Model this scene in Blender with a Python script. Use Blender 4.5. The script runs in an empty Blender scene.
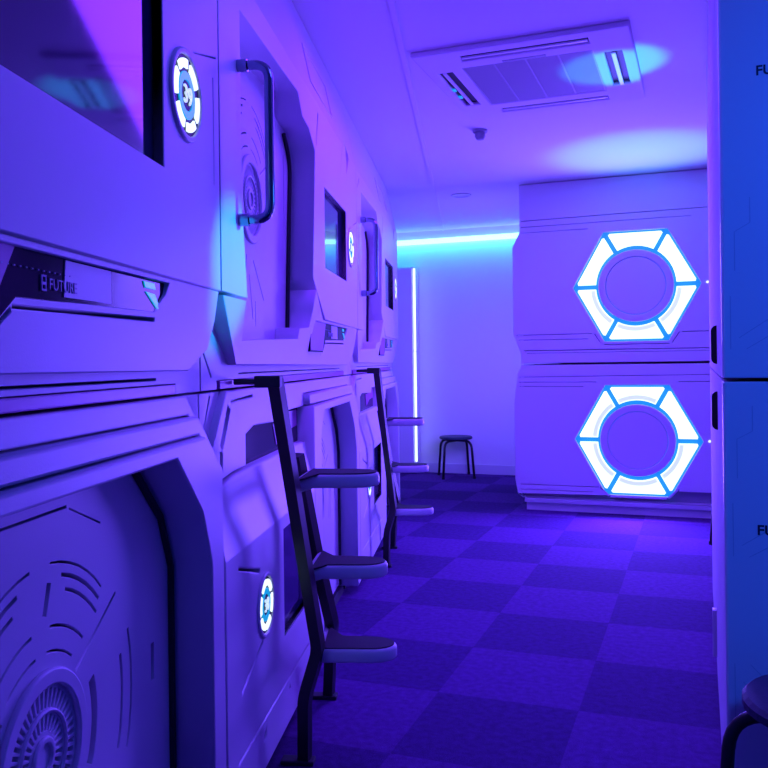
import bpy, bmesh, math, random
from mathutils import Vector, Matrix

random.seed(7)
C = bpy.context.scene.collection
SC = bpy.context.scene
PI = math.pi
R = math.radians

# ------------------------------------------------------------------ camera
F_PX, YAW, ROLL, CAM_H = 831.0, R(20.8), R(0.75), 1.2
cd = bpy.data.cameras.new('camera')
cam = bpy.data.objects.new('camera', cd)
C.objects.link(cam)
fwd = Vector((-math.sin(YAW), math.cos(YAW), 0))
r0 = Vector((math.cos(YAW), math.sin(YAW), 0))
u0 = Vector((0, 0, 1))
rx = r0 * math.cos(ROLL) - u0 * math.sin(ROLL)
ux = r0 * math.sin(ROLL) + u0 * math.cos(ROLL)
mw = Matrix((rx, ux, -fwd)).transposed().to_4x4()
mw.translation = (0, 0, CAM_H)
cam.matrix_world = mw
cd.sensor_width = 36
cd.lens = F_PX / 768 * 36
cd.shift_y = -22.5 / 768
cd.clip_start = 0.02
SC.camera = cam

# ------------------------------------------------------------------ world, lights, exposure
VIOLET = (0.135, 0.058, 1.0)
BLUE = (0.004, 0.045, 1.0)
CYAN = (0.0, 0.42, 1.0)
wd = bpy.data.worlds.new('night_glow')
SC.world = wd
wd.use_nodes = True
bg = wd.node_tree.nodes['Background']
bg.inputs[0].default_value = (0.006, 0.05, 0.9, 1)
bg.inputs[1].default_value = 0.42

SC.view_settings.view_transform = 'Standard'
SC.view_settings.look = 'None'
SC.view_settings.gamma = 1
SC.view_settings.exposure = 0.3
SC.view_settings.use_curve_mapping = False


def lamp(name, kind, loc, aim, col, power, size=0.3, size_y=None, spot=None, blend=0.5):
    l = bpy.data.lights.new(name, kind)
    l.color = col
    l.energy = power
    if kind == 'AREA':
        l.size = size
        if size_y:
            l.shape = 'RECTANGLE'
            l.size_y = size_y
        else:
            l.shape = 'DISK'
    else:
        l.shadow_soft_size = size
    if spot:
        l.spot_size = R(spot)
        l.spot_blend = blend
    o = bpy.data.objects.new(name, l)
    o.location = loc
    d = Vector(aim) - Vector(loc)
    o.rotation_euler = d.to_track_quat('-Z', 'Y').to_euler()
    C.objects.link(o)
    return o


# the two hexagon ring lights of the far capsules, throwing violet light down the aisle
lamp('hexagon_glow_upper', 'AREA', (-0.45, 6.50, 1.754), (-0.6, 0, 1.75), VIOLET, 46, 0.85)
lamp('hexagon_glow_lower', 'AREA', (-0.45, 6.50, 0.573), (-0.6, 0, 0.60), VIOLET, 85, 0.85)
# added violet fill under the ceiling along the aisle, no fixture there
lamp('violet_aisle_fill', 'AREA', (-0.85, 4.2, 2.53), (-0.86, 4.2, 0.0), (0.165, 0.022, 1.0), 44, 2.8, 0.6)
lamp('violet_rear_fill', 'AREA', (-1.6, 6.9, 1.0), (-2.5, 8.4, 2.1), (0.13, 0.07, 1.0), 42, 0.8)  # added fill for the dim rear corner, no fixture
lamp('near_fill', 'AREA', (-0.30, 2.0, 2.50), (-0.95, 1.15, 1.4), (0.075, 0.07, 1.0), 6, 0.5)  # added fill for the near end of the left bank, no fixture
# added blue spot beside the viewer for the end panels, no known lamp
lamp('blue_end_panel_fill', 'SPOT', (0.9, 0.1, 2.1), (0.75, 2.0, 1.35), (0.006, 0.115, 1.0), 90, 0.15, spot=75, blend=0.8)
# added cyan spots in mid-air, no fixtures, for ceiling, bank and vent patches
lamp('cyan_ceiling_fill', 'SPOT', (-0.38, 5.88, 1.75), (-0.38, 5.92, 2.62), CYAN, 34, 0.05, spot=82, blend=0.6)
lamp('cyan_bank_fill', 'SPOT', (0.02, 2.5, 1.95), (-1.09, 1.83, 1.45), CYAN, 110, 0.02, spot=16, blend=0.7)
lamp('cyan_vent_fill', 'SPOT', (-0.34, 4.08, 1.45), (-0.37, 4.08, 2.57), CYAN, 80, 0.03, spot=27, blend=0.5)


# ------------------------------------------------------------------ materials
def mat(name, col, rough=0.5, metal=0.0, emit=None, es=0.0, bump=0.0, bscale=200, ior=1.45, coat=0.0):
    m = bpy.data.materials.new(name)
    m.use_nodes = True
    nt = m.node_tree
    b = nt.nodes['Principled BSDF']
    b.inputs['Base Color'].default_value = (*col, 1)
    b.inputs['Roughness'].default_value = rough
    b.inputs['Metallic'].default_value = metal
    b.inputs['IOR'].default_value = ior
    b.inputs['Coat Weight'].default_value = coat
    if emit:
        b.inputs['Emission Color'].default_value = (*emit, 1)
        b.inputs['Emission Strength'].default_value = es
    tc = nt.nodes.new('ShaderNodeTexCoord')
    nz = nt.nodes.new('ShaderNodeTexNoise')
    nz.inputs['Scale'].default_value = bscale
    nz.inputs['Detail'].default_value = 3
    nt.links.new(tc.outputs['Object'], nz.inputs['Vector'])
    if bump:
        bp = nt.nodes.new('ShaderNodeBump')
        bp.inputs['Strength'].default_value = bump
        bp.inputs['Distance'].default_value = 0.002
        nt.links.new(nz.outputs['Fac'], bp.inputs['Height'])
        nt.links.new(bp.outputs['Normal'], b.inputs['Normal'])
    # slight wear in the gloss
    mr = nt.nodes.new('ShaderNodeMapRange')
    mr.inputs['To Min'].default_value = max(0.02, rough - 0.04)
    mr.inputs['To Max'].default_value = min(1, rough + 0.04)
    nt.links.new(nz.outputs['Fac'], mr.inputs['Value'])
    nt.links.new(mr.outputs['Result'], b.inputs['Roughness'])
    return m


M = {}
M['plastic'] = mat('white_moulded_plastic', (0.74, 0.74, 0.78), 0.42, bump=0.12, bscale=260)
M['door'] = mat('white_door_plastic', (0.66, 0.66, 0.72), 0.45, bump=0.1, bscale=260)
M['gloss'] = mat('white_gloss_plastic', (0.62, 0.66, 0.74), 0.10)
M['unit'] = mat('white_unit_plastic', (0.74, 0.74, 0.78), 0.85, ior=1.12)
M['matte'] = mat('white_matte_plastic', (0.62, 0.62, 0.72), 0.85, ior=1.15)
M['grille'] = mat('grey_grille_plastic', (0.42, 0.42, 0.46), 0.6)
M['satin'] = mat('white_satin_plastic', (0.62, 0.66, 0.74), 0.38)
M['inner'] = mat('dark_recess', (0.02, 0.02, 0.04), 0.6)
M['backing'] = mat('grey_backing', (0.30, 0.30, 0.36), 0.6)
M['glass'] = mat('dark_tinted_glass', (0.014, 0.014, 0.07), 0.05, ior=1.75)
M['screen'] = mat('dark_screen_glass', (0.006, 0.005, 0.03), 0.12)
M['screen'].node_tree.nodes['Principled BSDF'].inputs['Specular IOR Level'].default_value = 0.06
M['chrome'] = mat('dark_chrome', (0.24, 0.30, 0.38), 0.14, metal=1.0)
M['black'] = mat('black_powder_coat', (0.012, 0.011, 0.016), 0.45)
M['rubber'] = mat('dark_rubber', (0.02, 0.02, 0.03), 0.7, bump=0.3, bscale=400)
M['pale'] = mat('pale_reflection_patch', (0.6, 0.6, 0.66), 0.4)
M['paint'] = mat('white_wall_paint', (0.72, 0.72, 0.75), 0.85, bump=0.15, bscale=120)
M['ceil'] = mat('white_ceiling_paint', (0.74, 0.72, 0.75), 0.9, bump=0.1, bscale=120)
M['purple'] = mat('violet_strip_plastic_and_reflection', (0.42, 0.10, 0.40), 0.35)
M['lit'] = mat('white_led_diffuser', (0.8, 0.9, 0.9), 0.4, emit=(0.80, 1.0, 0.97), es=1.0)
M['lit_soft'] = mat('soft_led_diffuser_and_lip_shading', (0.8, 0.9, 0.9), 0.4, emit=(0.52, 0.68, 0.70), es=0.85)
M['lit_cyan'] = mat('cyan_led_diffuser', (0.05, 0.4, 0.6), 0.4, emit=(0.0, 0.36, 0.75), es=0.8)
M['lit_blue'] = mat('blue_led_halo', (0.02, 0.2, 0.6), 0.4, emit=(0.004, 0.22, 0.70), es=0.68)  # halo and bleed of the LEDs put in as a glowing colour
M['lit_teal'] = mat('teal_led_and_reflection', (0.0, 0.3, 0.4), 0.3, emit=(0.0, 0.45, 0.70), es=0.55)  # real badge and indicator LEDs, plus painted reflections on the strip
M['lit_strip'] = mat('led_tube', (0.8, 0.9, 0.9), 0.4, emit=(0.45, 1.0, 1.0), es=1.25)
M['lit_warm'] = mat('led_strip_white', (0.8, 0.9, 0.9), 0.4, emit=(0.75, 1.0, 0.95), es=1.3)
M['ink'] = mat('dark_ink', (0.006, 0.008, 0.04), 0.5)
M['logo'] = mat('pale_print', (0.30, 0.28, 0.5), 0.5)
M['seat'] = mat('dark_blue_vinyl', (0.02, 0.035, 0.07), 0.45, bump=0.2, bscale=300)
M['line'] = mat('engraved_line', (0.42, 0.46, 0.58), 0.5)


def carpet():
    m = bpy.data.materials.new('carpet_tiles')
    m.use_nodes = True
    nt = m.node_tree
    L = nt.links.new
    b = nt.nodes['Principled BSDF']
    b.inputs['Roughness'].default_value = 0.95
    b.inputs['Specular IOR Level'].default_value = 0.1
    tc = nt.nodes.new('ShaderNodeTexCoord')
    mp = nt.nodes.new('ShaderNodeMapping')
    mp.inputs['Location'].default_value = (0.40, 0.12, 0.01)
    ck = nt.nodes.new('ShaderNodeTexChecker')
    ck.inputs['Scale'].default_value = 2.0
    ck.inputs['Color1'].default_value = (0.105, 0.029, 0.205, 1)
    ck.inputs['Color2'].default_value = (0.066, 0.020, 0.145, 1)
    nz = nt.nodes.new('ShaderNodeTexNoise')
    nz.inputs['Scale'].default_value = 260
    nz.inputs['Detail'].default_value = 4
    nz2 = nt.nodes.new('ShaderNodeTexNoise')
    nz2.inputs['Scale'].default_value = 38
    nz2.inputs['Detail'].default_value = 5
    ad = nt.nodes.new('ShaderNodeMath')
    ad.operation = 'ADD'
    mr = nt.nodes.new('ShaderNodeMapRange')
    mr.inputs['From Min'].default_value = 0.6
    mr.inputs['From Max'].default_value = 1.4
    mr.inputs['To Min'].default_value = 0.6
    mr.inputs['To Max'].default_value = 1.4
    mx = nt.nodes.new('ShaderNodeMix')
    mx.data_type = 'RGBA'
    mx.blend_type = 'MULTIPLY'
    mx.inputs[0].default_value = 1
    bp = nt.nodes.new('ShaderNodeBump')
    bp.inputs['Strength'].default_value = 0.5
    bp.inputs['Distance'].default_value = 0.004
    L(tc.outputs['Object'], mp.inputs['Vector'])
    L(mp.outputs['Vector'], ck.inputs['Vector'])
    L(tc.outputs['Object'], nz.inputs['Vector'])
    L(tc.outputs['Object'], nz2.inputs['Vector'])
    L(nz.outputs['Fac'], ad.inputs[0])
    L(nz2.outputs['Fac'], ad.inputs[1])
    L(ad.outputs[0], mr.inputs['Value'])
    L(ck.outputs['Color'], mx.inputs[6])
    L(mr.outputs['Result'], mx.inputs[7])
    L(mx.outputs[2], b.inputs['Base Color'])
    L(nz.outputs['Fac'], bp.inputs['Height'])
    L(bp.outputs['Normal'], b.inputs['Normal'])
    return m


M['carpet'] = carpet()


# ------------------------------------------------------------------ helpers
def mesh_obj(name, me, m, parent=None, label=None):
    o = bpy.data.objects.new(name, me)
    C.objects.link(o)
    me.materials.clear()
    me.materials.append(M[m])
    if parent is not None:
        o.parent = parent
    if label:
        o['label'] = label
    return o


def bm_obj(name, bm, m, parent=None, label=None, smooth=False):
    me = bpy.data.meshes.new(name)
    bmesh.ops.recalc_face_normals(bm, faces=bm.faces)
    bm.to_mesh(me)
    bm.free()
    if smooth:
        for p in me.polygons:
            p.use_smooth = True
    return mesh_obj(name, me, m, parent, label)


def thing(name, label, cat, loc=(0, 0, 0), rz=0, group=None):
    o = bpy.data.objects.new(name, None)
    o.empty_display_size = 0.1
    C.objects.link(o)
    o.location = loc
    o.rotation_euler = (0, 0, rz)
    o['label'] = label
    o['category'] = cat
    if group:
        o['group'] = group
    return o


def tag(o, label, cat, group=None):
    o['label'] = label
    o['category'] = cat
    if group:
        o['group'] = group
    return o


def struct(o):
    o['kind'] = 'structure'
    return o


def copy_tree(o, parent=None):
    c = o.copy()
    C.objects.link(c)
    if parent is not None:
        c.parent = parent
    for ch in list(o.children):
        copy_tree(ch, c)
    return c


def add_box(bm, lo, hi, bev=0.0):
    vs = [bm.verts.new((x, y, z)) for x in (lo[0], hi[0]) for y in (lo[1], hi[1]) for z in (lo[2], hi[2])]
    fs = [(0, 1, 3, 2), (4, 6, 7, 5), (0, 4, 5, 1), (2, 3, 7, 6), (0, 2, 6, 4), (1, 5, 7, 3)]
    faces = [bm.faces.new([vs[i] for i in f]) for f in fs]
    if bev:
        es = list({e for f in faces for e in f.edges})
        bmesh.ops.bevel(bm, geom=es, offset=bev, segments=2, affect='EDGES', profile=0.6)


def box(name, lo, hi, m, parent=None, bev=0.0, label=None):
    bm = bmesh.new()
    add_box(bm, lo, hi, bev)
    return bm_obj(name, bm, m, parent, label)


def sweep(bm, pts, r, n=10, flat=None, up=Vector((0, 0, 1))):
    """tube (or flat bar: flat=(half width, half thickness)) along pts"""
    pts = [Vector(p) for p in pts]
    rings = []
    prev = None
    for i, p in enumerate(pts):
        a = pts[max(0, i - 1)]
        b = pts[min(len(pts) - 1, i + 1)]
        t = (b - a).normalized()
        if prev is None:
            u = t.cross(up)
            if u.length < 1e-3:
                u = t.cross(Vector((1, 0, 0)))
            u.normalize()
        else:
            u = prev - t * prev.dot(t)
            u.normalize()
        prev = u
        v = t.cross(u)
        if flat:
            k = [(1, 1), (-1, 1), (-1, -1), (1, -1)]
            ring = [bm.verts.new(p + u * flat[0] * x + v * flat[1] * y) for x, y in k]
        else:
            ring = [bm.verts.new(p + (u * math.cos(2 * PI * j / n) + v * math.sin(2 * PI * j / n)) * r) for j in range(n)]
        rings.append(ring)
    m = len(rings[0])
    for a, b in zip(rings, rings[1:]):
        for j in range(m):
            bm.faces.new((a[j], a[(j + 1) % m], b[(j + 1) % m], b[j]))
    bm.faces.new(rings[0][::-1])
    bm.faces.new(rings[-1])


def fillet(pts, r, n=5):
    pts = [Vector(p) for p in pts]
    out = [pts[0]]
    for a, b, c in zip(pts, pts[1:], pts[2:]):
        d1 = (a - b)
        d2 = (c - b)
        k = min(r, d1.length * 0.49, d2.length * 0.49)
        p, q = b + d1.normalized() * k, b + d2.normalized() * k
        for i in range(n + 1):
            t = i / n
            out.append(p * (1 - t) ** 2 + b * 2 * t * (1 - t) + q * t * t)
    out.append(pts[-1])
    return out


MAPS = {
    'bank': lambda x, y, z: (z, x, y),       # face looks along local +x, u runs along local +y
    'front': lambda x, y, z: (x, -z, y),     # face looks along local -y
    'side': lambda x, y, z: (-z, -x, y),     # face looks along -x
    'down': lambda x, y, z: (x, -y, -z),
    'up': lambda x, y, z: (x, y, z),
}


def plate_mesh(outer, holes, w0, w1, bev=0.004, mp='bank', cuts=(), prof=None):
    cu = bpy.data.curves.new('plate', 'CURVE')
    cu.dimensions = '2D'
    cu.fill_mode = 'BOTH'
    for i, poly in enumerate([outer] + list(holes)):
        area = sum(p[0] * q[1] - q[0] * p[1] for p, q in zip(poly, list(poly[1:]) + [poly[0]]))
        if (area > 0) == (i > 0):          # outline counter-clockwise, holes clockwise
            poly = list(reversed(poly))
        s = cu.splines.new('POLY')
        s.points.add(len(poly) - 1)
        for p, q in zip(s.points, poly):
            p.co = (q[0], q[1], 0, 1)
        s.use_cyclic_u = True
    half = (w1 - w0) / 2
    bev = min(bev, half * 0.9)
    cu.extrude = half - bev
    cu.bevel_depth = bev
    cu.bevel_resolution = 1
    cu.offset = -bev
    o = bpy.data.objects.new('plate', cu)
    C.objects.link(o)
    dg = bpy.context.evaluated_depsgraph_get()
    dg.update()
    me = bpy.data.meshes.new_from_object(o.evaluated_get(dg))
    bpy.data.objects.remove(o)
    bpy.data.curves.remove(cu)
    bm = bmesh.new()
    bm.from_mesh(me)
    bpy.data.meshes.remove(me)
    bmesh.ops.remove_doubles(bm, verts=bm.verts, dist=1e-5)
    for h in cuts:
        bmesh.ops.bisect_plane(bm, geom=bm.verts[:] + bm.edges[:] + bm.faces[:], plane_co=(0, h, 0), plane_no=(0, 1, 0))
    mid = (w0 + w1) / 2
    f = MAPS[mp]
    for v in bm.verts:
        x, y, z = v.co
        z += mid
        if prof:
            z += prof(y)
        v.co = f(x, y, z)
    return bm


def plate(name, outer, holes, w0, w1, m, parent=None, bev=0.004, mp='bank', cuts=(), prof=None, label=None):
    bm = plate_mesh(outer, holes, w0, w1, bev, mp, cuts, prof)
    me = bpy.data.meshes.new(name)
    bm.to_mesh(me)
    bm.free()
    return mesh_obj(name, me, m, parent, label)


def circ(cx, cy, r, n=32):
    return [(cx + r * math.cos(2 * PI * i / n), cy + r * math.sin(2 * PI * i / n)) for i in range(n)]


def arc_band(cx, cy, r, w, a0, a1, n=None):
    n = n or max(2, int(abs(a1 - a0) / 6))
    A = [R(a0 + (a1 - a0) * i / n) for i in range(n + 1)]
    return [(cx + (r + w / 2) * math.cos(a), cy + (r + w / 2) * math.sin(a)) for a in A] + \
           [(cx + (r - w / 2) * math.cos(a), cy + (r - w / 2) * math.sin(a)) for a in reversed(A)]


def slit(x0, y0, x1, y1, w):
    d = Vector((x1 - x0, y1 - y0)).normalized() * (w / 2)
    n = (-d.y, d.x)
    return [(x0 + n[0], y0 + n[1]), (x1 + n[0], y1 + n[1]), (x1 - n[0], y1 - n[1]), (x0 - n[0], y0 - n[1])]


def text_obj(name, body, size, m, parent, place, align='LEFT', extrude=0.001, offset=0.0, spacing=1.0):
    cu = bpy.data.curves.new(name, 'FONT')
    cu.body = body
    cu.size = size
    cu.extrude = extrude
    cu.align_x = align
    cu.offset = offset
    cu.space_character = spacing
    o = bpy.data.objects.new(name, cu)
    C.objects.link(o)
    dg = bpy.context.evaluated_depsgraph_get()
    dg.update()
    me = bpy.data.meshes.new_from_object(o.evaluated_get(dg))
    bpy.data.objects.remove(o)
    bpy.data.curves.remove(cu)
    for v in me.vertices:
        v.co = place(*v.co)
    me.update()
    return mesh_obj(name, me, m, parent)


# ------------------------------------------------------------------ the setting
A = R(14.7)
DN = Vector((math.cos(A), math.sin(A), 0))
DS = Vector((-math.sin(A), math.cos(A), 0))
W0 = -0.597


def bank(s, w, h):
    p = DN * (W0 + w) + DS * s
    return Vector((p.x, p.y, h))


def poly_slab(name, pts, z0, z1, m):
    bm = bmesh.new()
    a = [bm.verts.new((x, y, z0)) for x, y in pts]
    b = [bm.verts.new((x, y, z1)) for x, y in pts]
    n = len(pts)
    bm.faces.new(a[::-1])
    bm.faces.new(b)
    for i in range(n):
        bm.faces.new((a[i], a[(i + 1) % n], b[(i + 1) % n], b[i]))
    return struct(bm_obj(name, bm, m))


CEIL = 2.6
room = [(-1.35, -2.0), (2.4, -2.0), (2.4, 8.62), (-4.3, 8.62)]
poly_slab('floor', room, -0.06, 0, 'carpet')
poly_slab('ceiling', room, CEIL, CEIL + 0.06, 'ceil')
struct(box('wall_back', (-4.4, 8.55, 0), (2.4, 8.67, CEIL), 'paint'))
struct(box('wall_right', (2.3, -2.0, 0), (2.42, 8.55, CEIL), 'paint'))
pl = [bank(-2.3, -1.30, 0), bank(9.4, -1.30, 0), bank(9.4, -1.20, 0), bank(-2.3, -1.20, 0)]
poly_slab('wall_left', [(p.x, p.y) for p in pl], 0, CEIL, 'paint')
struct(box('baseboard_back', (-4.1, 8.535, 0), (2.3, 8.55, 0.10), 'pale', bev=0.003))
# thin raised joint running down the ceiling beside the capsules
a, b2 = bank(-1.5, 0.30, 0), bank(9.16, 0.30, 0)
bm = bmesh.new()
sweep(bm, [(a.x, a.y, CEIL - 0.004), (b2.x, b2.y, CEIL - 0.004)], 0, flat=(0.012, 0.006))
struct(bm_obj('trim_1', bm, 'ceil'))

# ------------------------------------------------------------------ left capsules
PITCH = 2.38
S0 = 1.94            # where the second bay begins
BANK_GROUP_U = 'upper sleeping capsules of the left bank'
BANK_GROUP_L = 'lower sleeping capsules of the left bank'


def bank_thing(name, label, cat, s, w, h, group=None):
    p = bank(s, w, h)
    return thing(name, label, cat, p, A, group)


def badge(parent, t, h, num, r=0.098, w=0.0, kk=1.0):
    b = plate('badge', circ(t, h, r, 40), [circ(t, h, r * 0.86, 40)], w - 0.02, w + 0.007, 'plastic', parent, 0.004)
    plate('badge_disc', circ(t, h, r * 0.87, 40), [], w - 0.014, w + 0.001, 'ink', b, 0.001, label='dark blue badge disc')
    for k in range(6):
        plate('light_segment', arc_band(t, h, r * 0.68, r * 0.19, 60 * k + 27, 60 * k + 73, 7), [], w, w + 0.006, 'lit', b, 0.0015,
              label='glowing white arc')
    plate('badge_ring', circ(t, h, r * 0.51, 32), [circ(t, h, r * 0.33, 32)], w, w + 0.004, 'lit_teal', b, 0.001,
          label='teal glowing ring')
    plate('badge_core', circ(t, h, r * 0.31, 32), [], w, w + 0.003, 'ink', b, 0.001)
    text_obj('badge_number', num, r * 0.56, 'lit_soft', b, lambda x, y, z: (w + 0.005 + z, t + x, h - r * 0.19 + y), 'CENTER', 0.0015)
    return b


def door_pattern(cx, cy, full=True):
    H = []
    for k in range(44):
        a = k * 360 / 44
        H.append(arc_band(cx, cy, 0.092, 0.030, a - 2.3, a + 2.3, 1))
    for k in range(28):
        a = k * 360 / 28
        H.append(arc_band(cx, cy, 0.0545, 0.025, a - 3.4, a + 3.4, 1))
    ab = lambda *q: H.append(arc_band(cx, cy, *q))
    sl = lambda x0, y0, x1, y1, w: H.append(slit(cx + x0, cy + y0, cx + x1, cy + y1, w))
    for flip in (1, -1):
        A2 = (lambda a: a) if flip == 1 else (lambda a: 180 - a)
        ab(0.308, 0.004, A2(45), A2(84))
        ab(0.287, 0.007, A2(44), A2(76))
        ab(0.264, 0.006, A2(42), A2(72))
        ab(0.165, 0.004, A2(52), A2(84))
        ab(0.205, 0.005, A2(46), A2(82))
        sl(flip * 0.115, 0.10, flip * 0.28, 0.19, 0.006)
        if full:
            ab(0.185, 0.022, A2(-28), A2(20))
            ab(0.305, 0.010, A2(-22), A2(12))
            ab(0.350, 0.008, A2(-22), A2(17))
            sl(flip * 0.462, -0.05, flip * 0.462, 0.03, 0.018)
    sl(0.012, 0.225, 0.028, 0.275, 0.013) if full else None
    return H


def rosette(parent, cx, cy, w):
    bm = bmesh.new()
    for r_out, r_in, hgt in ((0.140, 0.113, 0.010), (0.0765, 0.069, 0.006), (0.034, 0.022, 0.006)):
        b = plate_mesh(circ(cx, cy, r_out, 48), [circ(cx, cy, r_in, 48)], w - 0.002, w + hgt, 0.004)
        me = bpy.data.meshes.new('tmp')
        b.to_mesh(me)
        b.free()
        bm.from_mesh(me)
        bpy.data.meshes.remove(me)
    me = bpy.data.meshes.new('rosette')
    bm.to_mesh(me)
    bm.free()
    return mesh_obj('rosette', me, 'door', parent)


def window(parent, t0, t1, h0, h1, w):
    fr = plate('window_frame', [(t0 - 0.012, h0 - 0.012), (t1 + 0.012, h0 - 0.012), (t1 + 0.012, h1 + 0.012), (t0 - 0.012, h1 + 0.012)],
               [[(t0, h0), (t1, h0), (t1, h1), (t0, h1)]], w - 0.035, w - 0.001, 'ink', parent, 0.002, label='dark window frame')
    box('window_pane', (w - 0.034, t0, h0), (w - 0.022, t1, h1), 'glass', fr, label='dark mirror-like glass')
    return fr


def upper_profile(h):
    return -0.08 * max(0.0, (h - 2.22)) / 0.38


DEPTH = 1.18
Z1 = 1.132


def upper_capsule():
    t = bank_thing('sleeping_capsule', '', 'sleeping capsule', S0, 0, Z1, BANK_GROUP_U)
    z = -Z1
    q = lambda P: [(x, y + z) for x, y in P]
    P2 = PITCH
    # body behind the face
    bm = bmesh.new()
    add_box(bm, (-DEPTH, 0.004, 0.004), (-0.142, P2 - 0.004, 2.598 + z))
    bm_obj('body', bm, 'backing', t)
    # upper panel with the door notch
    outer = [(0.004, 1.374), (0.235, 1.374), (0.195, 1.60), (0.19, 2.13), (0.93, 2.15), (1.00, 2.085), (1.12, 2.075), (1.235, 2.02), (1.16, 1.52),
             (1.415, 1.374), (2.376, 1.374), (2.376, 2.595), (0.004, 2.595)]
    tri = [(2.01, 2.30), (2.05, 2.10), (2.13, 2.20)]
    holes = [[(1.43, 1.588), (2.018, 1.588), (2.018, 1.922), (1.43, 1.922)],
             slit(2.20, 1.880, 2.362, 1.925, 0.003), slit(2.335, 1.62, 2.335, 1.87, 0.004),
             slit(1.26, 2.05, 1.31, 2.19, 0.022), tri, slit(0.055, 2.125, 0.125, 2.19, 0.014),
             slit(1.85, 2.06, 1.93, 2.22, 0.008)]
    plate('upper_panel', q(outer), [q(hh) for hh in holes], -0.14, 0.0, 'plastic', t, 0.0025, cuts=[2.22 + z],
          prof=lambda h: upper_profile(h - z))
    # sloping lower panel with the strip recess
    outer = [(0.030, 1.368), (0.225, 1.196), (2.235, 1.185), (2.350, 1.235), (2.372, 1.30), (2.372, 1.372), (1.385, 1.372), (1.163, 1.475),
             (1.150, 1.40), (1.125, 1.332), (0.962, 1.322), (0.957, 1.285), (0.25, 1.262), (0.24, 1.368)]
    strip = [(2.05, 1.362), (2.04, 1.34), (1.99, 1.303), (1.50, 1.297), (1.43, 1.245), (1.165, 1.245), (1.215, 1.345), (1.235, 1.362)]
    pr = lambda h: -0.03 * (1.372 - (h - z)) / 0.19
    plate('lower_panel', q(outer), [q(strip), q(slit(1.50, 1.281, 2.0, 1.287, 0.006)), q(slit(1.435, 1.228, 1.495, 1.276, 0.006))],
          -0.13, -0.004, 'plastic', t, 0.0025, prof=pr)
    # narrow band down to the seam
    outer = [(0.004, 1.1335), (0.128, 1.1335), (0.128, 1.157), (2.212, 1.157), (2.212, 1.1335), (2.376, 1.1335), (2.376, 1.36), (2.30, 1.36), (2.20, 1.22), (0.26, 1.22), (0.26, 1.30), (0.24, 1.366), (0.004, 1.366)]
    plate('seam_band', q(outer), [q(slit(0.33, 1.172, 2.1, 1.169, 0.004)), q(slit(0.012, 1.33, 0.012, 1.245, 0.008)),
                                  q(slit(0.014, 1.238, 0.085, 1.165, 0.009))], -0.13, -0.055, 'plastic', t, 0.002)
    # the long violet inset strip in the seam
    box('inset_strip', (-0.10, 0.14, 1.134 + z), (-0.050, 2.20, 1.1555 + z), 'purple', t, 0.003, 'violet inset strip')
    # door
    cx, cy = 0.64, 1.72
    dh = door_pattern(cx, cy, False)
    dh += [slit(cx - 0.05, cy - 0.18, cx - 0.075, cy - 0.30, 0.006), slit(cx + 0.03, cy - 0.19, cx + 0.16, cy - 0.31, 0.006),
           slit(cx + 0.05, cy - 0.32, cx + 0.05, cy - 0.40, 0.006), slit(cx - 0.02, cy - 0.24, cx + 0.02, cy - 0.38, 0.006),
           slit(1.12, 1.55, 1.12, 1.98, 0.010)]
    d = plate('door', q([(0.16, 1.222), (1.26, 1.222), (1.26, 2.17), (0.16, 2.17)]), [q(x) for x in dh], -0.130, -0.100, 'door', t, 0.0012)
    rosette(d, cx, cy + z, -0.100)
    bm = bmesh.new()
    sweep(bm, fillet([(-0.093, 1.118, 1.30 + z), (-0.093, 1.14, 1.50 + z), (-0.093, 1.205, 1.97 + z), (-0.093, 1.10, 2.052 + z)], 0.08), 0.008, 8)
    bm_obj('door_seal', bm, 'rubber', d, 'black door seal')
    # grab handle
    bm = bmesh.new()
    pts = fillet([(0.0, 0.165, 1.972 + z), (0.082, 0.165, 1.972 + z), (0.082, 0.165, 1.572 + z), (0.0, 0.165, 1.572 + z)], 0.05, 7)
    sweep(bm, pts, 0.0125, 14)
    hd = bm_obj('grab_handle', bm, 'chrome', t, 'dark chrome grab handle', True)
    for hz in (1.972, 1.572):
        bm = bmesh.new()
        sweep(bm, [(-0.002, 0.165, hz + z), (0.026, 0.165, hz + z)], 0.0165, 14)
        bm_obj('collar', bm, 'chrome', hd, smooth=False)
    window(t, 1.43, 2.018, 1.588 + z, 1.922 + z, 0.0)
    badge(t, 2.145, 1.768 + z, '39')
    plate('access_panel', q([(1.22, 2.285), (1.72, 2.285), (1.72, 2.435), (1.22, 2.435)]),
          [q([(1.226, 2.291), (1.714, 2.291), (1.714, 2.429), (1.226, 2.429)])], -0.004, 0.004, 'plastic', t, 0.001,
          prof=lambda h: upper_profile(h - z))
    # screen strip, its reflections painted on as violet, pale and teal patches
    sp = plate('screen_strip', q([(1.166, 1.366), (2.054, 1.366), (2.044, 1.338), (1.994, 1.299), (1.504, 1.293), (1.434, 1.241), (1.166, 1.241)]),
               [], -0.058, -0.016, 'screen', t, 0.001, label='dark glossy screen strip')
    plate('violet_section_or_reflection', q([(1.17, 1.362), (1.500, 1.362), (1.425, 1.247), (1.17, 1.247)]), [], -0.017, -0.014, 'purple', sp, 0.0005,
          label='violet end section painted as a reflection')
    plate('pale_reflection', q([(1.640, 1.360), (1.800, 1.360), (1.800, 1.304), (1.634, 1.303)]), [], -0.017, -0.014, 'pale', sp, 0.0005,
          label='pale patch painted as a reflection')
    plate('teal_reflection', q([(1.950, 1.338), (1.995, 1.336), (2.018, 1.312), (2.006, 1.307)]), [], -0.017, -0.0135, 'lit_teal', sp, 0.0005,
          label='teal glow painted as a reflection')
    plate('teal_reflection', q([(1.940, 1.357), (1.993, 1.357), (1.999, 1.345), (1.948, 1.345)]), [], -0.017, -0.0135, 'lit_teal', sp, 0.0005,
          label='teal glow painted as a reflection')
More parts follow.
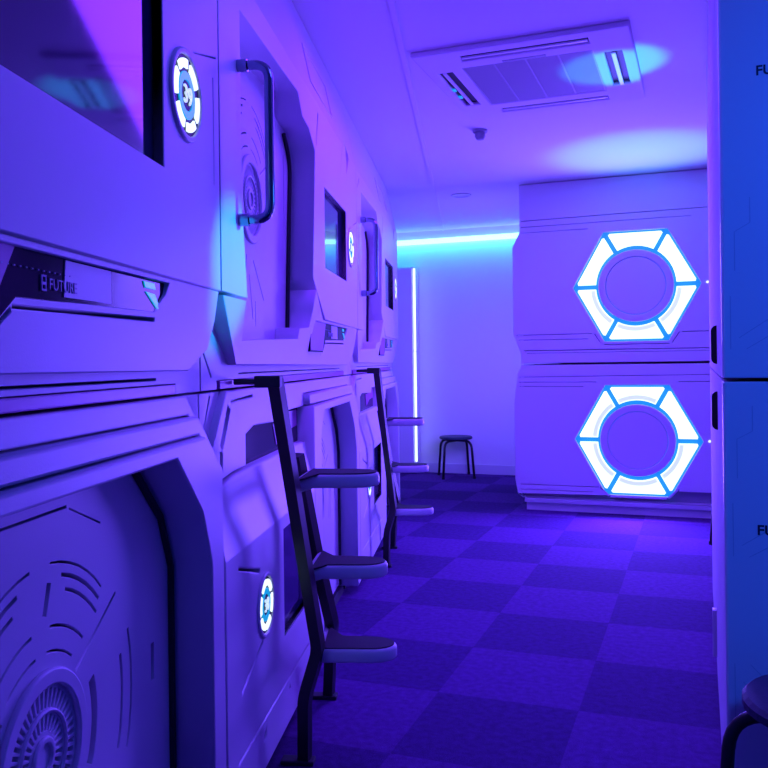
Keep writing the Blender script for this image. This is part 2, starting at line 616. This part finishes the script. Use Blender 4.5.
    bm = bmesh.new()
    for k in range(14):
        tt = 1.45 + 0.0155 * k
        add_box(bm, (-0.017, tt, 1.3355 + z), (-0.0135, tt + 0.003, 1.3375 + z))
    bm_obj('dotted_line', bm, 'logo', sp)
    text_obj('logo_text', 'FUTURE', 0.024, 'logo', sp, lambda x, y, zz: (-0.0135 + zz, 1.588 + x, 1.311 + z + y), 'LEFT', 0.0008)
    plate('logo_emblem', q([(1.568, 1.308), (1.582, 1.308), (1.582, 1.331), (1.568, 1.331)]),
          [q([(1.571, 1.311), (1.579, 1.311), (1.579, 1.317), (1.571, 1.317)]), q([(1.571, 1.321), (1.579, 1.321), (1.579, 1.328), (1.571, 1.328)])],
          -0.017, -0.0135, 'logo', sp, 0.0004)
    return t


def lower_profile(h):
    if h <= 0.72:
        return 0.0
    return -0.035 * min(1.0, (h - 0.72) / 0.17)


def lower_capsule():
    t = bank_thing('sleeping_capsule', '', 'sleeping capsule', S0, 0, 0, BANK_GROUP_L)
    P2 = PITCH
    bm = bmesh.new()
    add_box(bm, (-DEPTH, 0.004, 0.03), (-0.142, P2 - 0.004, 1.122))
    bm_obj('body', bm, 'backing', t)
    box('plinth', (-DEPTH + 0.05, 0.03, 0.0), (-0.09, P2 - 0.03, 0.05), 'inner', t, label='dark recessed plinth')
    DX = 1.15
    # left part: corner chamfer, badge, window
    win = [(0.62, 0.345), (1.02, 0.345), (1.02, 0.675), (0.62, 0.675)]
    outer = [(0.004, 0.05), (DX - 0.004, 0.05), (DX - 0.004, 0.905), (0.36, 0.905), (0.22, 0.905), (0.05, 0.885), (0.004, 0.84)]
    holes = [win, slit(0.118, 0.678, 0.324, 0.621, 0.008), slit(0.347, 0.416, 0.139, 0.355, 0.006), slit(0.10, 0.19, 1.06, 0.19, 0.004),
             [(0.34, 0.135), (0.38, 0.135), (0.38, 0.165)], [(0.66, 0.15), (0.69, 0.15), (0.69, 0.19)]]
    plate('lower_panel', outer, holes, -0.14, 0.0, 'plastic', t, 0.006, cuts=[0.72], prof=lower_profile)
    # upper left zone, set back, with strip recess
    strip = [(0.36, 0.912), (0.95, 0.918), (1.10, 0.935), (1.125, 1.025), (0.90, 1.02), (0.86, 0.985), (0.44, 1.000), (0.36, 0.985)]
    outer = [(0.030, 0.897), (0.05, 0.90), (0.22, 0.912), (0.34, 0.912), (0.34, 1.0), (0.43, 1.018), (0.85, 1.005), (0.89, 1.036), (1.146, 1.036),
             (1.146, 1.085), (2.25, 1.085), (2.366, 0.99), (2.366, 1.03), (2.235, 1.128), (0.165, 1.128), (0.036, 0.99), (0.030, 0.90)]
    plate('upper_panel', outer, [slit(0.115, 0.985, 0.185, 1.085, 0.026), slit(0.112, 0.925, 0.112, 0.975, 0.022), slit(0.20, 1.098, 0.42, 1.106, 0.006)],
          -0.14, -0.04, 'plastic', t, 0.004)
    for P in ([(0.004, 0.83), (0.30, 0.83), (0.30, 1.128), (0.004, 1.128)], [(2.20, 1.02), (2.376, 0.90), (2.376, 1.128), (2.20, 1.128)]):
        plate('corner_fill', P, [slit(0.085, 1.12, 0.018, 1.01, 0.009), slit(0.016, 1.0, 0.016, 0.90, 0.008)] if P[0][0] < 1 else [],
              -0.14, -0.060, 'plastic', t, 0.002)
    sp = plate('screen_strip', [(0.34, 0.905), (1.146, 0.905), (1.146, 1.034), (0.89, 1.034), (0.85, 1.003), (0.43, 1.016), (0.34, 0.998)], [],
               -0.13, -0.065, 'screen', t, 0.001, label='dark glossy screen strip')
    plate('violet_section_or_reflection', [(0.80, 0.925), (0.93, 0.960), (1.12, 0.965), (1.12, 1.025), (0.90, 1.025), (0.86, 0.998), (0.75, 1.000)], [],
          -0.066, -0.062, 'purple', sp, 0.0005, label='violet section')
    # right part: raised door frame
    D = [(1.30, 0.05), (2.285, 0.05), (2.285, 0.745), (2.225, 0.87), (2.07, 1.008), (1.38, 1.008), (1.30, 0.93)]
    outer = [(DX, 0.05), (1.30, 0.05), (1.30, 0.93), (1.38, 1.006), (2.07, 1.006), (2.225, 0.87), (2.285, 0.745), (2.285, 0.05),
             (2.376, 0.05), (2.376, 0.95), (2.25, 1.036), (DX, 1.036)]
    plate('door_frame', outer, [], -0.14, 0.0, 'plastic', t, 0.006)
    outer = [(DX, 1.040), (2.25, 1.040), (2.372, 0.957), (2.372, 0.985), (2.252, 1.081), (DX, 1.081)]
    plate('frame_band', outer, [], -0.14, -0.016, 'plastic', t, 0.006)
    outer = [(DX, 1.098), (2.20, 1.098), (2.26, 1.085), (2.10, 1.124), (DX, 1.124)]
    # door
    cx, cy = 0.44 + 1.271, 0.568
    dh = door_pattern(cx, cy, True)
    dh += [slit(1.32, 0.958, 1.80, 0.958, 0.004), slit(1.81, 0.953, 1.93, 0.905, 0.003)]
    d = plate('door', [(1.22, 0.06), (2.32, 0.06), (2.32, 1.03), (1.22, 1.03)], dh, -0.130, -0.100, 'door', t, 0.0012)
    rosette(d, cx, cy, -0.100)
    bm = bmesh.new()
    sweep(bm, [(-0.096, 2.06, 0.998), (-0.096, 2.215, 0.862), (-0.096, 2.274, 0.74), (-0.096, 2.274, 0.06)], 0.009, 8)
    bm_obj('door_seal', bm, 'rubber', d, 'black door seal')
    window(t, 0.62, 1.02, 0.345, 0.675, 0.0)
    badge(t, 0.378, 0.512, '38', 0.092)
    return t


up = upper_capsule()
lo = lower_capsule()
texts_u = {-1: 'nearest upper white capsule, its dark window cut by the top left photo corner',
           0: 'upper white sleeping capsule above the nearer black ladder, chrome handle by its door',
           1: 'farthest upper white sleeping capsule on the left, above the farther black ladder'}
texts_l = {-1: 'lower white sleeping capsule nearest the viewer, big rosette door at bottom left',
           0: 'lower white sleeping capsule behind the nearer black ladder, lit badge beside its window',
           1: 'farthest lower white sleeping capsule on the left, behind the farther black ladder'}
for src, txt in ((up, texts_u), (lo, texts_l)):
    zz = src.location.z
    for k in (0, -1, 1):
        o = src if k == 0 else copy_tree(src)
        o.location = bank(S0 + PITCH * k, 0, zz)
        o['label'] = txt[k]

# ------------------------------------------------------------------ ladders


def ladder():
    s0 = S0
    t = bank_thing('access_ladder', '', 'ladder', s0, 0, 0, 'black step ladders of the left bank')
    L = lambda s, w, h: (w, s - s0, h)
    rails = [
        [L(2.19, 0.068, 1.155), L(2.464, 0.125, 0.335), L(2.44, 0.085, 0.20), L(2.449, 0.081, 0.012)],
        [L(2.556, 0.046, 0.911), L(2.655, 0.085, 0.57), L(2.69, 0.128, 0.34), L(2.90, 0.085, 0.20), L(2.931, 0.070, 0.012)],
    ]
    for pts in rails:
        bm = bmesh.new()
        sweep(bm, fillet(pts, 0.03, 4), 0, flat=(0.017, 0.017))
        rl = bm_obj('rail', bm, 'black', t)
        e = pts[-1]
        bm = bmesh.new()
        add_box(bm, (e[0] - 0.07, e[1] - 0.022, 0.0), (e[0] + 0.03, e[1] + 0.022, 0.014), 0.004)
        bm_obj('foot', bm, 'rubber', rl)
    bm = bmesh.new()
    a, b = L(2.19, -0.035, 1.150), L(2.19, 0.086, 1.150)
    add_box(bm, (a[0] + 0.05, a[1] - 0.022, 1.134), (b[0], a[1] + 0.022, 1.166), 0.004)
    sweep(bm, [(a[0] - 0.01, a[1], 1.150), (a[0] + 0.06, a[1], 1.150)], 0.008, 8)
    bm_obj('bracket', bm, 'black', t)
    for h, dw, sn, sf in ((0.862, 0.0, 2.29, 2.60), (0.588, 0.022, 2.385, 2.68), (0.336, 0.047, 2.46, 2.70)):
        mid = 2.53
        # paddle outline: wide where it is bolted to the rails, rounded at its free end
        w_end = 0.308 + dw
        pts = [(sn - s0, 0.075 + dw), (sf - s0, 0.075 + dw * 0.6), (mid + 0.068 - s0, 0.12 + dw)]
        for i in range(13):
            a2 = -90 + 180 * i / 12
            pts.append((mid - s0 - 0.064 * math.sin(R(a2)), w_end - 0.10 + 0.10 * math.cos(R(a2)) ** 0.8))
        pts.append((mid - 0.068 - s0, 0.12 + dw))
        bm = plate_mesh([(p[1], p[0]) for p in pts], [], h - 0.042, h, 0.010, 'up')
        me = bpy.data.meshes.new('tread')
        bm.to_mesh(me)
        bm.free()
        tr = mesh_obj('tread', me, 'pale', t, 'pale step with rounded end')
        c = Vector((sum(p[1] for p in pts) / len(pts), sum(p[0] for p in pts) / len(pts)))
        inn = [(c.x + (p[1] - c.x) * 0.90, c.y + (p[0] - c.y) * 0.86) for p in pts]
        bm = plate_mesh(inn, [], h - 0.002, h + 0.003, 0.001, 'up')
        me = bpy.data.meshes.new('tread_pad')
        bm.to_mesh(me)
        bm.free()
        mesh_obj('tread_pad', me, 'rubber', tr, 'dark anti-slip pad')
    return t


ld = ladder()
ld['label'] = 'nearer black ladder with three rounded steps, standing against the left capsules'
l2 = copy_tree(ld)
l2.location = bank(S0 + PITCH, 0, 0)
l2['label'] = 'farther black ladder with three rounded steps, deeper down the aisle'


# ------------------------------------------------------------------ far hexagon capsules
def hex_capsule(lower, label):
    t = thing('hexagon_capsule', label, 'sleeping capsule', (-0.45, 6.6, 0 if lower else 1.165), 0, 'far capsules with hexagon lights')
    z = 0 if lower else -1.165
    hc = 0.573 if lower else 1.754
    if lower:
        prof = [(0.885, 0.10), (0.925, 0.13), (0.945, 0.25), (0.945, 0.86), (0.915, 1.09), (0.885, 1.155)]
        box('plinth', (-0.86, 0.03, 0.0), (0.86, 1.9, 0.10), 'plastic', t)
        box('toe_strip', (-0.87, -0.004, 0.065), (0.87, 0.03, 0.098), 'pale', t, 0.003)
        grooves = [slit(-0.89, 0.215, 0.89, 0.215, 0.006)] if False else []
        sl = [slit(-0.90, 0.205, -0.30, 0.205, 0.005), slit(-0.28, 0.205, -0.22, 0.145, 0.005), slit(-0.20, 0.140, 0.20, 0.140, 0.005),
              slit(0.22, 0.145, 0.28, 0.205, 0.005), slit(0.30, 0.205, 0.90, 0.205, 0.005),
              slit(-0.90, 0.165, -0.34, 0.165, 0.004), slit(-0.90, 1.02, -0.30, 1.02, 0.004), slit(0.30, 1.02, 0.90, 1.02, 0.004),
              slit(-0.90, 0.985, -0.40, 0.985, 0.004), slit(-0.90, 1.06, 0.85, 1.075, 0.004)]
        top = 1.155
    else:
        prof = [(0.885, 1.172), (0.885, 1.25), (0.945, 1.40), (0.945, 2.10), (0.885, 2.22), (0.885, 2.595)]
        sl = [slit(-0.87, 2.305, 0.87, 2.315, 0.005), slit(-0.87, 2.255, 0.40, 2.258, 0.004), slit(-0.87, 2.21, -0.35, 2.21, 0.003),
              slit(-0.92, 1.395, -0.33, 1.395, 0.005), slit(-0.31, 1.392, -0.26, 1.315, 0.005), slit(-0.24, 1.308, 0.24, 1.308, 0.005),
              slit(0.26, 1.315, 0.31, 1.392, 0.005), slit(0.33, 1.395, 0.92, 1.395, 0.005),
              slit(-0.90, 1.355, -0.36, 1.355, 0.004), slit(-0.86, 1.27, 0.86, 1.27, 0.006), slit(-0.84, 1.25, 0.84, 1.25, 0.003)]
        top = 2.595
    outer = prof + [(-x, y) for x, y in reversed(prof)]
    K = 0.411 / 0.4575 / math.cos(R(30))
    hexp = lambda r: [(r * math.cos(R(60 * k)), hc + K * r * math.sin(R(60 * k))) for k in range(6)]
    q = lambda P: [(x, y + z) for x, y in P]
    if lower:
        sl = [s for s in sl if True]
    plate('face_panel', q(outer), [q(hexp(0.470))] + [q(s) for s in sl], -0.06, 0.0, 'plastic', t, 0.005, 'front')
    bm = bmesh.new()
    add_box(bm, (-0.875, 0.06, (0.10 if lower else 1.17) + z), (0.875, 1.93, (1.16 if lower else 2.595) + z))
    bm_obj('body', bm, 'backing', t)
    lb = plate('light_base', q(hexp(0.474)), [], -0.055, -0.028, 'lit_blue', t, 0.001, 'front', label='base of the hexagon light, LED halo painted as blue glow')
    g = 0.017
    for k in range(6):
        a0, a1 = 60 * k, 60 * k + 60
        Ro, ri = 0.452, 0.295
        p0 = Vector((Ro * math.cos(R(a0)), Ro * math.sin(R(a0))))
        p1 = Vector((Ro * math.cos(R(a1)), Ro * math.sin(R(a1))))
        e = (p1 - p0).normalized() * (g / math.sin(R(60)))
        da = math.degrees(math.asin(g / ri))
        pts = [p0 + e, p1 - e]
        # clip the sharp outer corners
        pts = [p0 + e + (p0 * -0.03), p0 + e * 1.9, p1 - e * 1.9, p1 - e + (p1 * -0.03)]
        n = 10
        for i in range(n + 1):
            a = R(a1 - da + (a0 + da - a1 + da) * i / n)
            pts.append(Vector((ri * math.cos(a), ri * math.sin(a))))
        sg = plate('light_segment', q([(p.x, hc + p.y * K) for p in pts]), [], -0.03, -0.004, 'lit', t, 0.005, 'front',
                   label='glowing white segment of the hexagon light')
        if (lower and k != 0) or k in (3, 4, 5):  # shading of the inner bevel put in as a dimmer band
            plate('lip_shading', q([(x, hc + (y - hc) * K) for x, y in arc_band(0, hc, 0.318, 0.030, a0 + da + 1.5, a1 - da - 1.5, 10)]), [],
                  -0.006, -0.002, 'lit_soft', sg, 0.001, 'front', label='inner lip, bevel shading painted greyer')
    d = plate('centre_disc', q([(x, hc + (y - hc) * 0.99) for x, y in circ(0, hc, 0.278, 48)]), [q(circ(0, hc, 0.222, 48))], -0.05, 0.004, 'plastic', t, 0.006, 'front')
    plate('disc_plate', q(circ(0, hc, 0.219, 48)), [], -0.05, -0.003, 'plastic', d, 0.006, 'front')
    pl_ = plate('pilot_light', q(circ(0.512, hc + 0.004, 0.009, 14)), [], -0.004, 0.006, 'lit', t, 0.003, 'front', label='tiny white pilot light')
    return t


hex_capsule(False, 'upper far capsule facing the viewer, glowing hexagon ring light on its face')
hex_capsule(True, 'lower far capsule standing on the carpet, glowing hexagon ring light on its face')


# ------------------------------------------------------------------ right glossy capsules
XR, Y0, Y1 = 0.047, 2.0, 4.4


def right_capsule(lower, label):
    z0 = 0.0 if lower else 1.151
    top = 1.145 if lower else 2.59
    t = thing('glossy_capsule', label, 'sleeping capsule', (XR, Y0, z0), 0, 'glossy capsules at the right edge')
    h0 = (0.05 if lower else 1.153) - z0
    h1 = top - z0
    bm = bmesh.new()
    add_box(bm, (0.012, 0.012, h0), (1.25, Y1 - Y0, h1), 0.0)
    bm_obj('body', bm, 'backing', t)
    if lower:
        box('plinth', (0.02, 0.03, 0.0), (1.2, Y1 - Y0 - 0.03, 0.05), 'inner', t)
    # end panel with rounded vertical corner, looks towards the viewer
    bm = bmesh.new()
    add_box(bm, (0.0, 0.0, h0), (1.25, 0.05, h1))
    es = [e for e in bm.edges if abs(e.verts[0].co.x) < 1e-5 and abs(e.verts[1].co.x) < 1e-5 and abs(e.verts[0].co.y) < 1e-5 and abs(e.verts[1].co.y) < 1e-5]
    bmesh.ops.bevel(bm, geom=es, offset=0.008, segments=4, affect='EDGES', profile=0.5)
    es = [e for e in bm.edges if abs(e.verts[0].co.z - e.verts[1].co.z) < 1e-5 and max(e.verts[0].co.y, e.verts[1].co.y) < 0.04]
    bmesh.ops.bevel(bm, geom=es, offset=0.003, segments=2, affect='EDGES', profile=0.5)
    ep = bm_obj('end_panel', bm, 'satin', t)
    # engraved circuit pattern
    bm = bmesh.new()
    paths = [[(0.018, 0.06), (0.018, 0.25)], [(0.035, 0.10), (0.10, 0.17), (0.10, 0.30), (0.22, 0.42)],
             [(0.05, 0.06), (0.16, 0.17), (0.35, 0.17)], [(0.028, 0.34), (0.028, 0.48), (0.06, 0.51), (0.06, 0.60)],
             [(0.30, 0.22), (0.42, 0.34), (0.42, 0.50)], [(0.20, 0.05), (0.30, 0.15), (0.50, 0.15)]]
    base = 0.72 - z0 if lower else 1.18 - z0
    for P in paths:
        for mirror in ((1,) if not lower else (1, -1)):
            pts = []
            for x, y in P:
                yy = base + y * 0.62 if mirror == 1 else base - 0.14 - y
                pts.append((x, 0.0, yy))
            sweep(bm, pts, 0.0009, 6)
    bm_obj('circuit_lines', bm, 'line', ep)
    th = (0.812 if lower else 1.822) - z0
    text_obj('panel_text', 'FUTURE', 0.031 if lower else 0.030, 'ink', ep,
             lambda x, y, z: ((0.066 if lower else 0.075) + x * 1.05, -0.0005 - z, th - 0.004 + y), 'LEFT', 0.0008, 0.0006)
    # long glossy front, seen at a grazing angle from the aisle
    fp = box('front_panel', (0.0, 0.055, h0), (0.012, Y1 - Y0, h1), 'matte', t, 0.002)
    hy = 0.60
    hz = (1.045 if lower else 1.236) - z0
    bm = bmesh.new()
    sweep(bm, fillet([(0.004, hy, hz - 0.044), (-0.004, hy, hz - 0.044), (-0.004, hy, hz + 0.044), (0.004, hy, hz + 0.044)], 0.008, 3), 0, flat=(0.006, 0.012))
    bm_obj('pull_handle', bm, 'black', fp, 'black pull handle')
    if lower:
        box('kick_bar', (-0.014, 1.28, 0.10), (0.004, 1.32, 0.27), 'pale', fp, 0.002, label='pale bar near the floor')
    return t


right_capsule(False, 'upper glossy capsule at the right edge, its blue end panel facing the viewer')
right_capsule(True, 'lower glossy capsule at the right edge, blue end panel behind the near stool')


# ------------------------------------------------------------------ stools
def stool(label, loc, rz, hgt=0.445, half=0.17, seat_r=0.15):
    t = thing('stool', label, 'stool', loc, rz, 'round stools on bent tube legs')
    for rot in (0.0, PI / 2):
        bm = bmesh.new()
        c, s = math.cos(rot), math.sin(rot)
        dz = 0.0 if rot == 0 else -0.003
        P = [(-half - 0.035, 0.008), (-half, hgt - 0.041 + dz), (half, hgt - 0.041 + dz), (half + 0.035, 0.008)]
        pts = fillet([(x * c, x * s, z) for x, z in P], 0.075, 7)
        sweep(bm, pts, 0.0125, 12, up=Vector((-s, c, 0)))
        lg = bm_obj('leg_hoop', bm, 'black', t, smooth=True)
        for sx in (-1, 1):
            bm = bmesh.new()
            x = sx * (half + 0.035)
            sweep(bm, [(x * c, x * s, 0.0), (x * c, x * s, 0.022)], 0.016, 12)
            bm_obj('foot_cap', bm, 'rubber', lg)
    bm = bmesh.new()
    prof = [(0.0, 0.0), (seat_r - 0.012, 0.0), (seat_r, 0.008), (seat_r, 0.022), (seat_r - 0.008, 0.030), (seat_r * 0.7, 0.033), (0, 0.033)]
    n = 36
    rings = []
    for r, z in prof[1:-1]:
        rings.append([bm.verts.new((r * math.cos(2 * PI * i / n), r * math.sin(2 * PI * i / n), hgt - 0.029 + z)) for i in range(n)])
    for a, b in zip(rings, rings[1:]):
        for i in range(n):
            bm.faces.new((a[i], a[(i + 1) % n], b[(i + 1) % n], b[i]))
    bm.faces.new(rings[0][::-1])
    bm.faces.new(rings[-1])
    bm_obj('seat', bm, 'seat', t, 'dark padded round seat')
    return t


stool('dark stool in the bottom right corner, in front of the blue end panel', (0.228, 1.745, 0), R(0), 0.553, 0.180, 0.160)
stool('stool standing alone against the far back wall', (-2.36, 8.27, 0), R(-20), 0.42, 0.19, 0.17)
stool('stool half hidden behind the glossy capsules, before the hexagon capsules', (0.26, 5.72, 0), R(0))

# ------------------------------------------------------------------ far corner: cabinet and lights
t = thing('tall_cabinet', 'tall shallow plain cabinet in the far left corner, glowing vertical light strip on its edge', 'cabinet', (-3.07, 8.25, 0))
box('body', (-0.55, 0.13, 0.04), (0.235, 0.285, 2.20), 'plastic', t, 0.004)
box('plinth', (-0.53, 0.15, 0.0), (0.22, 0.27, 0.04), 'inner', t)
box('door', (-0.54, 0.114, 0.06), (0.22, 0.13, 2.185), 'plastic', t, 0.003)
for (a, b) in ((0.13, 1.30), (1.31, 2.185)):
    box('light_strip', (0.234, 0.118, a), (0.252, 0.140, b), 'lit_warm', t, 0.004, 'glowing vertical light strip')

bm = bmesh.new()
sweep(bm, [(-3.55, 8.515, 2.482), (-1.45, 8.512, 2.482)], 0.028, 12)
ls = tag(bm_obj('light_strip', bm, 'lit_strip'), 'cyan white light tube along the top of the far back wall', 'light strip')
lamp('cove_glow', 'AREA', (-2.4, 8.44, 2.47), (-2.4, 8.9, 1.9), CYAN, 5, 2.2, 0.04)

# ------------------------------------------------------------------ ceiling fixtures
t = thing('ceiling_air_conditioner', 'square white air conditioner cassette set in the ceiling', 'air conditioner', (-0.732, 4.10, CEIL))
HX, HY = 0.478, 0.525
sq = lambda a, b: [(-a, -b), (a, -b), (a, b), (-a, b)]
rect = lambda x0, y0, x1, y1: [(x0, y0), (x1, y0), (x1, y1), (x0, y1)]
near = rect(-0.27, 0.385, 0.30, 0.455)
far = rect(-0.27, -0.455, 0.30, -0.385)
left = rect(-0.43, -0.27, -0.355, 0.27)
right = rect(0.345, -0.23, 0.425, 0.25)
grille_hole = sq(0.30, 0.30)
plate('fascia', sq(HX, HY), [grille_hole, near, far, left, right], 0.0, 0.026, 'unit', t, 0.008, 'down')
plate('backing', sq(HX - 0.03, HY - 0.03), [], -0.0, 0.006, 'inner', t, 0.001, 'down')
bm = bmesh.new()
for k in range(46):
    y = -0.295 + 0.59 * k / 45
    add_box(bm, (-0.297, y - 0.0035, -0.021), (0.297, y + 0.0035, -0.013))
for k in range(5):
    x = -0.297 + 0.594 * k / 4
    add_box(bm, (x - 0.003, -0.298, -0.023), (x + 0.003, 0.298, -0.015))
add_box(bm, (-0.299, -0.299, -0.012), (0.299, 0.299, -0.006))
bm_obj('grille', bm, 'grille', t)
for (x0, y0, x1, y1) in ((-0.265, -0.428, 0.295, -0.412), (-0.265, 0.412, 0.295, 0.428), (-0.405, -0.265, -0.388, 0.265), (0.375, -0.225, 0.395, 0.245)):
    box('louver', (x0, y0, -0.025), (x1, y1, -0.017), 'plastic', t, 0.002)
plate('maker_plate', rect(-0.10, 0.315, 0.10, 0.337), [], 0.025, 0.028, 'backing', t, 0.0005, 'down')
for y in (-0.02, 0.10):
    box('indicator_light', (-0.425, y - 0.02, -0.030), (-0.408, y + 0.02, -0.024), 'lit_teal', t, 0.002, 'teal indicator light')


def lathe(name, prof, loc, m, label, cat, parts=None):
    bm = bmesh.new()
    n = 28
    rings = [[bm.verts.new((r * math.cos(2 * PI * i / n), r * math.sin(2 * PI * i / n), z)) for i in range(n)] for r, z in prof]
    for a, b in zip(rings, rings[1:]):
        for i in range(n):
            bm.faces.new((a[i], a[(i + 1) % n], b[(i + 1) % n], b[i]))
    bm.faces.new(rings[0][::-1])
    bm.faces.new(rings[-1])
    return bm


t = thing('smoke_detector', 'small grey smoke detector on the ceiling beyond the air conditioner', 'smoke detector', (-1.232, 4.938, CEIL))
bm_obj('base', lathe('base', [(0.045, 0), (0.045, -0.012), (0.040, -0.018)], None, None, '', ''), 'backing', t)
bm_obj('sensor_head', lathe('s', [(0.030, -0.018), (0.032, -0.040), (0.022, -0.058), (0.008, -0.062)], None, None, '', ''), 'backing', t)

t = thing('downlight', 'round recessed downlight in the ceiling near the far wall', 'light', (-1.87, 6.81, CEIL))
plate('trim_ring', circ(0, 0, 0.085, 32), [circ(0, 0, 0.062, 32)], 0.0, 0.010, 'pale', t, 0.003, 'down')
plate('lens', circ(0, 0, 0.064, 32), [], 0.0, 0.004, 'pale', t, 0.001, 'down')
